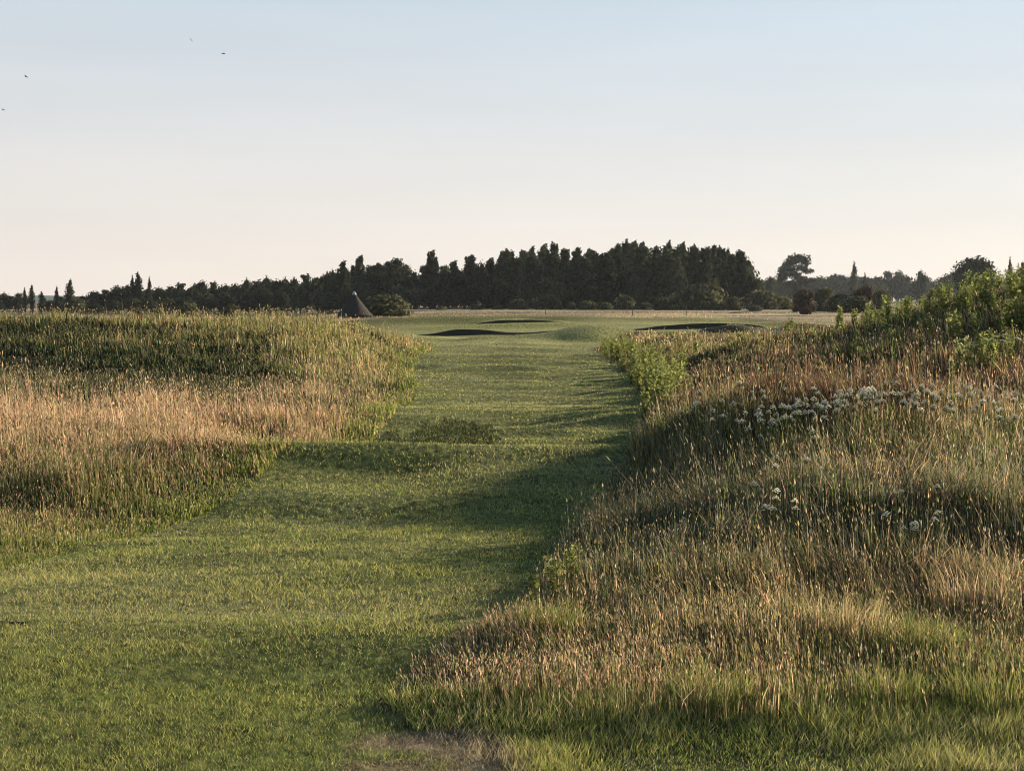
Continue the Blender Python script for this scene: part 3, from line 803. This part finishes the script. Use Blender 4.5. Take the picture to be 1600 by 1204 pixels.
# broadleaf trees at the front of the poplars, leaves lightened for sunlit highlights
for u, v, wp, lab in ((866, 418, 40, 'paler rounded tree among the poplars left of the wood centre'), (1058, 400, 34, 'grey green tree lit on its right side at the middle of the tall wood'),
                      (820, 412, 30, 'grey green tree at the left start of the tall pointed wood'), (990, 436, 24, 'slender pale shrub tree low in front of the poplars')):
    tree('b', PALE, 'pale_tree', lab, 'tree', u, v, 352, wp)
# mixed middle
u = 505.0
while u < 792:
    k = random.random() < .62
    v = topv(u) + random.uniform(-7, 9)
    if k: tree(*random.choice((('p', POP), ('f', FUL))), 'poplar_tree', ' ROW', 'tree', u, v, random.uniform(395, 420), random.uniform(22, 32), 'pointed trees in the middle of the wood')
    else: tree('b', BRO, 'broadleaf_tree', ' ROW', 'tree', u, v + 6, random.uniform(392, 410), random.uniform(32, 46), MIXED)
    u += random.uniform(12, 17)
u = 515.0
while u < 790:
    tree('b', BRO, 'broadleaf_tree', ' ROW', 'tree', u, topv(u) + random.uniform(28, 45), 385, random.uniform(34, 48), 'low trees at the foot of the wood')
    u += random.uniform(22, 30)
tree('p', POP, 'poplar_tree', 'tall poplar peaking highest in the left middle of the wood', 'tree', 674, 394, 396, 26, 'pointed trees in the middle of the wood')
tree('p', POP, 'poplar_tree', 'tall narrow poplar standing above and just right of the thatched hut', 'tree', 563, 399, 396, 22, 'pointed trees in the middle of the wood')
# low left wood
u = 95.0
while u < 512:
    tree('b', BRO, 'broadleaf_tree', ' ROW', 'tree', u, topv(u) + random.uniform(-2, 8), random.uniform(425, 450), random.uniform(34, 52), LOW)
    u += random.uniform(13, 19)
u = 100.0
while u < 512:
    tree('b', BRO, 'broadleaf_tree', ' ROW', 'tree', u, topv(u) + random.uniform(16, 26), random.uniform(405, 418), random.uniform(30, 44), 'front trees of the low left wood')
    u += random.uniform(24, 34)
for u, v, wp, lab in ((110, 438, 15, 'stout column tree at the left end of the low wood'), (90, 449, 8, 'thin dark cypress like tree beside the gap in the left skyline'),
                      (217, 428, 17, 'twin topped clump of column trees above the low left wood'), (208, 433, 10, 'shorter column tree leaning on the left of the twin topped clump'),
                      (235, 435, 9, 'slim column tree just right of the twin topped clump')):
    tree('c', COLM, 'column_tree', lab, 'tree', u, v, 418, wp)
for u, v, wp, k, lab in ((8, 456, 36, 'b', 'dark round tree cut by the left picture edge'), (30, 457, 40, 'b', 'flat topped dark tree second from the left picture edge'),
                         (51, 446, 10, 'c', 'pointed column tree left of the skyline gap'), (40, 451, 7, 'c', 'very thin small column tree beside the pointed one at far left'),
                         (66, 457, 12, 'c', 'short column tree at the left lip of the skyline gap'), (76, 473, 26, 'b', 'low scrub tree filling the bottom of the skyline gap')):
    tree(k, BRO if k == 'b' else COLM, 'broadleaf_tree' if k == 'b' else 'column_tree', lab, 'tree', u, v, 455 if k == 'b' else 440, wp)

# right hand distant trees
u = 1188.0
while u < 1640:
    v = float(np.interp(u, [1185, 1210, 1300, 1340, 1380, 1430, 1500, 1640], [438, 434, 430, 434, 430, 430, 432, 424])) + random.choice((-8, -3, 0, 3, 7, 9))
    tree('b', BRO, 'broadleaf_tree', ' ROW', 'tree', u, v, random.uniform(900, 1010), random.uniform(40, 66), 'hazy trees in the distant right belt')
    u += random.uniform(11, 17)
for u, v, wp, Y, lab in ((1333, 412, 12, 760, 'lone slim spire tree above the distant right belt'), (1350, 428, 7, 800, 'small thin spire right of the lone slim spire tree'),
                         (1576, 405, 9, 520, 'slim spire tree behind the bank near the right edge'), (1596, 411, 16, 500, 'column tree cut by the right picture edge')):
    tree('c', COLM, 'column_tree', lab, 'tree', u, v, Y, wp)
ordinals(WOOD, 'tall dark tree, {} in the front rank from the {} end of the tall wood')
ordinals('poplars in the rear rank of the tall wood', 'poplar tip in the rear rank of the tall wood, {} from the {} end')
ordinals('pointed trees in the middle of the wood', 'narrow pointed tree above the hut bush, {} such tree from the {}')
ordinals(MIXED, 'rounded dark tree among the pointed ones, {} such tree from the {}')
ordinals('low trees at the foot of the wood', 'low dark tree at the wood foot behind the hut, {} from the {}')
ordinals(LOW, 'round crowned tree in the low left wood, {} back row tree from the {}')
ordinals('front trees of the low left wood', 'smaller front row tree of the low left wood, {} from its {} end')
ordinals('hazy trees in the distant right belt', 'hazy rounded tree in the distant right belt, {} from its {} end')
def cedar_crown():
    bl = [(-3.8, 0, 11.2, 2.4, 2.2, 1.4), (-4.4, .3, 9.4, 2.0, 2.0, 1.2), (-2.2, 0, 13.4, 2.4, 2.2, 1.2), (-.2, 0, 10.4, 2.6, 2.4, 1.3), (2.6, 0, 12.6, 2.4, 2.2, 1.1), (3.0, 0, 7.4, 2.6, 2.2, 1.3), (-3.4, 0, 10.0, 2.4, 2.4, 1.3), (-4.6, 1, 8.2, 1.7, 1.7, 1.1), (1.4, 0, 15.9, 3.9, 3.3, 1.5), (-.8, 1, 14.4, 3.2, 3, 1.3), (3.6, -.5, 14.6, 2.1, 2.0, 1.1), (4.4, 0, 11.4, 2.1, 1.8, .9),
          (-1.6, -1, 12.0, 2.8, 2.4, 1.1), (2.0, .5, 9.0, 2.6, 2.4, 1.1), (-1.5, 0, 7.0, 2.8, 2.4, 1.3), (6.2, .5, 8.2, 2.0, 1.7, .9), (-4.0, 0, 12.4, 1.6, 1.5, 1.0), (1.2, 0, 6.0, 2.6, 2.4, 1.6), (.3, 0, 3.5, 3.0, 2.6, 2.2)]
    return crown(bl, 2000, .55, LC, 300, .2)
t = thing('cedar_tree', 'big umbrella topped tree with daylight gaps in its layered crown', 'tree', (at(1240, 740), 740, zat(at(1240, 740), 740)), 0, (1.42, 1.42, (ztop(398, 740) - zat(at(1240, 740), 740)) / 17.2))
obj('trunk', trunk(14, .5, 300, 9, .32), t); obj('crown', cedar_crown(), t)
def massive_crown():
    bl = [(-4.9, 0, 8.6, 2.4, 2.6, 4.4), (-2, 0, 11, 3, 3, 3.2), (.8, 0, 11.8, 3, 3, 2.8), (3.6, 0, 10.8, 3, 3, 3), (5.2, 0, 7.5, 2.2, 2.4, 3.6), (0, 0, 6, 5.6, 4, 5), (2.4, 1, 13, 1.5, 1.5, 1.3), (-1.5, 1, 13.3, 1.6, 1.6, 1.1)]
    return crown(bl, 1900, .55, LC, 301, .2)
t = thing('massive_tree', 'massive square shouldered dark tree above the leafy bank on the right', 'tree', (at(1521, 480), 480, zat(at(1521, 480), 480)), 0, (1, 1, (ztop(401, 480) - 1.2) / 14.3))
obj('trunk', trunk(10, .55, 301, 6, .35), t); obj('crown', massive_crown(), t)
tree('b', BRO, 'open_tree', 'small open crowned tree with sky showing through left of the massive tree', 'tree', 1436, 421, 760, 24)
tree('b', BRO, 'broadleaf_tree', 'small dark tree in the dip right of the tall wood', 'tree', 1204, 432, 640, 20)

# bushes along the foot of the wood and on the heath
for u, v, vb, wp, Y, pool, lab in (
    (605, 459, 493, 80, 205, BUS, 'large rounded bush right beside the thatched hut'),
    (690, 478, 489, 20, 330, BUS, 'small bush on the heath line right of the hut bush'),
    (742, 475, 488, 24, 335, BUS, 'low bush at the foot of the wood left of the fairway'),
    (778, 477, 488, 22, 335, BUS, 'low spreading bush next along the foot of the wood'),
    (810, 466, 487, 36, 335, BUS, 'domed bush at the foot of the wood above the left bunker'),
    (858, 458, 487, 50, 335, BUS, 'tall dark bush at the foot of the wood above the fairway'),
    (892, 471, 486, 18, 332, BUS, 'little bush squeezed between two larger bushes above the fairway'),
    (917, 469, 486, 34, 332, BUS, 'rounded bush with pale rim at the foot of the poplars'),
    (946, 472, 485, 24, 332, BUS, 'small dark bush just left of the neat domed bush'),
    (975, 460, 484, 38, 330, BUS, 'neat domed bush below the tallest poplar'),
    (1007, 472, 483, 26, 330, BUS, 'low pale bush left of the biggest bush'),
    (1040, 462, 482, 46, 326, BUS, 'left shoulder bush joined to the biggest bush'),
    (1098, 442, 481, 92, 322, BUS, 'biggest dark bush at the right foot of the tall wood'),
    (1146, 463, 480, 28, 320, BUS, 'bush at the right end of the biggest bush'),
    (1190, 452, 479, 64, 345, BUS, 'wide low dark bush past the right end of the wood'),
    (1222, 462, 478, 40, 350, BUS, 'dark low bush beneath the umbrella topped tree'),
    (1256, 449, 483, 42, 270, BRN, 'rusty brown bush below the umbrella topped tree'),
    (1288, 448, 480, 46, 285, BUS, 'dark domed bush right of the rusty bush'),
    (1312, 458, 482, 44, 262, BUS, 'black green bush behind the lone pale spire weed'),
    (1350, 444, 482, 40, 265, BRN, 'brown topped bush below the lone slim spire tree'),
    (1378, 450, 482, 36, 258, BUS, 'dark bush sloping down to the leafy bank'),
    (1338, 462, 484, 60, 245, BUS, 'wide near black bush in front of the brown topped bush'),
    (1180, 477, 482, 24, 300, BUS, 'thin flat bush out on the heath'),
    (1150, 487, 491, 26, 225, BRN, 'flat brown scrub patch out on the heath'),
    (1258, 479, 486, 20, 215, BRN, 'small dark scrub clump at the end of the far green'),
    (296, 471, 490, 42, 240, BUS, 'olive bush left of centre peeping over the dune crest'),
    (246, 477, 490, 26, 235, BUS, 'small bush peeping over the dune crest left of the olive bush'),
    (215, 479, 490, 30, 240, BUS, 'leftmost low bush peeping over the dune crest'),
    (362, 476, 491, 44, 240, BUS, 'long low bush behind the dune crest left of the hut')):
    tree('s', pool, 'bush', lab, 'bush', u, v, Y, wp, 'bushes in front of the wood', vb + 2)

# ------------------------------------------------------------------ thatched hut
HY = 150.0; HX = at(554, HY)
hz = zat(HX, HY)
ze, za = ztop(493, HY) - hz, ztop(457, HY) - hz
hut = thing('thatched_hut', 'conical dark thatched shelter with pale cap behind the left dune', 'hut', (HX, HY, hz))
G = Geo()
re_ = 29.0 / FPX * HY
prof = [(re_ * .90, ze - .02), (re_, ze), (re_ * .985, ze + .10)]
for t in np.linspace(.08, .97, 12):
    prof.append((re_ * (1 - t) ** 1.12 * 1.0 + .07 * t, ze + (za - ze) * t)); prof.append((re_ * (1 - t) ** 1.12 * .975 + .07 * t, ze + (za - ze) * (t + .008)))
prof.append((.07, za))
G.lathe(prof, (1, 1, 1), 40, .02)
obj('thatch_roof', G.build('thatch_roof', M_thatch), hut)
G = Geo(); G.lathe([(.22, za - .22), (.20, za - .12), (.15, za + .0), (.08, za + .09), (.02, za + .12)], (1, 1, 1), 14)
obj('ridge_cap', G.build('ridge_cap', M_lead, True), hut)
G = Geo(); G.tube([(0, 0, -.2), (0, 0, ze + .12)], [.075, .065], (1, 1, 1), 8)
pm = G.build('post', M_timber)
for j in range(10):
    a = j * 2 * math.pi / 10
    obj('post', pm, hut, (math.cos(a) * re_ * .86, math.sin(a) * re_ * .86, 0))
G = Geo(); G.lathe([(re_ * .55, -.05), (re_ * .55, .9), (re_ * .50, .9), (re_ * .50, -.05)], (1, 1, 1), 20)
obj('inner_wall', G.build('inner_wall', M_timber), hut)

# ------------------------------------------------------------------ bunkers: steep turf faces in low mounds
def bunker(u0, u1, v, hpx, Y, label, lumps, back=6.0):
    n = 48
    X0, X1 = at(u0, Y), at(u1, Y); cx = (X0 + X1) / 2
    t = np.linspace(0, 1, n); xs_ = X0 + (X1 - X0) * t
    prof = np.interp(t, np.linspace(0, 1, len(lumps)), lumps) * hpx / FPX * Y
    prof = np.convolve(np.pad(prof, 4, 'edge'), np.hanning(11)[1:-1] / np.hanning(11)[1:-1].sum(), 'same')[4:-4] * np.clip(np.minimum(t, 1 - t) * 14, 0, 1) * (1 + .2 * vnoise(t * 9, t * 0, 5))
    yb = Y + 1.5 * (np.abs(t - .5) * 2) ** 2 * -.35
    zb = hgt(xs_, yb)
    zb0 = np.full(n, np.median(zb))
    root = thing('bunker', label, 'bunker', (cx, Y, 0), 0, (1, 1, 1), 'turf faced bunkers on the far fairway')
    def sheet(rows, name, mat, c):
        VV = np.concatenate([np.stack([xs_ - cx, yy - Y, zz], -1) for yy, zz in rows])
        ii = np.arange(len(rows) - 1)[:, None] * n + np.arange(n - 1)[None]
        G = Geo(); G.add(VV, np.stack([ii, ii + 1, ii + 1 + n, ii + n], -1).reshape(-1, 4), c)
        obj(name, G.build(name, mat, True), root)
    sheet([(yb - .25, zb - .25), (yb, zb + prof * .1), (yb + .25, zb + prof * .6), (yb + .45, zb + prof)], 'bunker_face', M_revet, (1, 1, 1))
    rows = []
    for q in np.linspace(0, 1, 7):
        yy = yb + .45 + q * back
        zt = hgt(xs_, yy)
        k = (1 - sstep(0, 1, q))
        rows.append((yy, zt * (1 - k) + (zb + prof) * k + .0 - .06 * (q > .95)))
    sheet(rows, 'turf_bank', M_bank, (.26, .25, .08))
M_bank = mat_noise('bank_turf', (.7, .7, .7), (1.25, 1.25, 1.25), 3, .95, .4, (1, .5, 1), True)
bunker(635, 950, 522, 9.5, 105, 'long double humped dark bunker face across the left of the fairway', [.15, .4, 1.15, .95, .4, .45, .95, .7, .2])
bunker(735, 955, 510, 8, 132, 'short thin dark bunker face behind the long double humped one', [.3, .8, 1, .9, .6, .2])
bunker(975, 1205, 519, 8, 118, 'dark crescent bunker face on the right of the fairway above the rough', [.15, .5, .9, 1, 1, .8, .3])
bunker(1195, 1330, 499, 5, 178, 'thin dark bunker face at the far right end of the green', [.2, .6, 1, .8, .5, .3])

# ------------------------------------------------------------------ marker posts on the heath
G = Geo(); G.tube([(0, 0, -.1), (0, 0, 1.15)], [.05, .045], (1, 1, 1), 6)
pmesh = G.build('marker_post', M_timber)
for u, Y, lab in ((852, 200, 'thin post on the heath edge left of centre'), (988, 205, 'thin post on the heath right of centre'), (1072, 205, 'thin post on the heath below the biggest bush')):
    X = at(u, Y); o = obj('marker_post', pmesh, None, (X, Y, zat(X, Y))); o['label'] = lab; o['category'] = 'post'; o['group'] = 'thin posts on the heath'

# ------------------------------------------------------------------ dark strip laid on the turf as the shade of a slit, left edge
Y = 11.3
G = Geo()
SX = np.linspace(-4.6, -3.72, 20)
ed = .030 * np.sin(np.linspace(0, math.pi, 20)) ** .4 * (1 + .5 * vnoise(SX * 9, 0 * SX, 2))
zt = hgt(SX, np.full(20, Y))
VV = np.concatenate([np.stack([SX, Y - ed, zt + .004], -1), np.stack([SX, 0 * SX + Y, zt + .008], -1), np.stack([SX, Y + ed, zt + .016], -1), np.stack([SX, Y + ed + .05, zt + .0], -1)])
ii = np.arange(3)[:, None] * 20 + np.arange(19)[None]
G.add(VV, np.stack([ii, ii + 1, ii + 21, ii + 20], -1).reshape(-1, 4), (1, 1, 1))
o = obj('slit_shade', G.build('slit_shade', M_revet)); o['label'] = 'narrow black strip painting the shade of a turf slit, left picture edge'; o['category'] = 'painted slit shade'

# dead straw and grit lying on the worn corner and thinly over the turf
n = 16000
X = rng.normal(-.55, .55, n); Y = 8.2 + rng.normal(0, .5, n)
ok = (scuff(X, Y) > .1) & (Y > 7.3); X, Y = X[ok], Y[ok]; n = len(X)
P = np.stack([X, Y, hgt(X, Y) + .003], -1)
c = jit(mixc(np.tile([.4, .3, .3], (n, 1)), [np.array([.42, .34, .22]), np.array([.12, .09, .06]), np.array([.25, .22, .10])]), .4)
G = Geo(); G.add(*blades(P, rng.random(n) * math.pi, .006 + .012 * rng.random(n), np.full(n, .0045), .5 + 3 * rng.random(n), rng.random(n) * 6.28, c, c, 1))
o = obj('dead_grass', G.build('dead_grass', M_turf), kind='stuff')
o['label'] = 'dead straw and thatch littering the worn bare corner by the tee'; o['category'] = 'grass'

# ------------------------------------------------------------------ birds
def bird(u, v, Y, span, yaw, roll, label):
    X = at(u, Y); t = thing('bird', label, 'bird', (X, Y, ztop(v, Y)), yaw, (span, span, span), 'birds in the upper left sky')
    t.rotation_euler = (0, roll, yaw)
    G = Geo(); s = np.linspace(-.34, .34, 9); rr = np.array([.008, .03, .055, .07, .072, .062, .05, .045, .006])
    G.tube(np.stack([0 * s, s, .02 * np.cos(s * 4)], -1), rr, (1, 1, 1), 8)
    obj('body', G.build('body', M_bird, True), t)
    for sg in (-1, 1):
        G = Geo()
        pts = [(0, .12), (.22, .17), (.40, .08), (.52, -.10), (.36, -.06), (.20, -.09), (0, -.12)]
        zz = [.03, .12, .13, .09, .12, .11, .03]
        Vt = np.array([(sg * x, y, z) for (x, y), z in zip(pts, zz)]); Vb = Vt - [0, 0, .012]
        Fs = [(0, 1, 6), (1, 5, 6), (1, 2, 5), (2, 4, 5), (2, 3, 4)]
        if sg < 0: Fs = [f[::-1] for f in Fs]
        side = [(a, b, b + 7) for a, b in zip(range(7), [1, 2, 3, 4, 5, 6, 0])] + [(a, b + 7, a + 7) for a, b in zip(range(7), [1, 2, 3, 4, 5, 6, 0])]
        G.add(np.concatenate([Vt, Vb]), np.array(Fs + [tuple(i + 7 for i in f[::-1]) for f in Fs] + side), (1, 1, 1))
        obj('wing', G.build('wing', M_bird), t)
    G = Geo(); Vt = np.array([(-.03, -.26, .02), (.03, -.26, .02), (.10, -.50, .02), (0, -.44, .025), (-.10, -.50, .02)]); Vb = Vt - [0, 0, .012]
    F5 = [(0, 1, 3), (1, 2, 3), (0, 3, 4)]
    G.add(np.concatenate([Vt, Vb]), np.array(F5 + [tuple(i + 5 for i in f[::-1]) for f in F5]), (1, 1, 1))
    obj('tail', G.build('tail', M_bird), t)
bird(354, 89, 105, .42, R(-78), R(10), 'largest bird, flying side on and farthest right of the birds')
bird(304, 68, 110, .36, R(20), R(55), 'small bird highest in the sky, up and left of the largest bird')
bird(48, 124, 110, .36, R(60), R(35), 'small bird above the lowest one near the left edge')
bird(12, 175, 115, .32, R(75), R(20), 'lowest small bird hard by the left picture edge')

# ------------------------------------------------------------------ haze
HAZE = 0.00005
if HAZE:
    m = bpy.data.materials.new('haze_air'); m.use_nodes = True
    t = m.node_tree; t.nodes.clear()
    pv = t.nodes.new('ShaderNodeVolumePrincipled'); pv.inputs['Color'].default_value = (.80, .88, 1.0, 1)
    pv.inputs['Density'].default_value = HAZE; pv.inputs['Anisotropy'].default_value = .3
    oo = t.nodes.new('ShaderNodeOutputMaterial'); t.links.new(pv.outputs[0], oo.inputs['Volume'])
    x0, x1, y0, y1, z0, z1 = -1800, 1800, -600, 1800, -8, 60
    Vb = [(x0, y0, z0), (x1, y0, z0), (x1, y1, z0), (x0, y1, z0), (x0, y0, z1), (x1, y0, z1), (x1, y1, z1), (x0, y1, z1)]
    Fb = [(0, 3, 2, 1), (4, 5, 6, 7), (0, 1, 5, 4), (1, 2, 6, 5), (2, 3, 7, 6), (3, 0, 4, 7)]
    hm = bpy.data.meshes.new('haze'); hm.from_pydata(Vb, [], Fb); hm.materials.append(m)
    obj('haze', hm, kind='stuff')
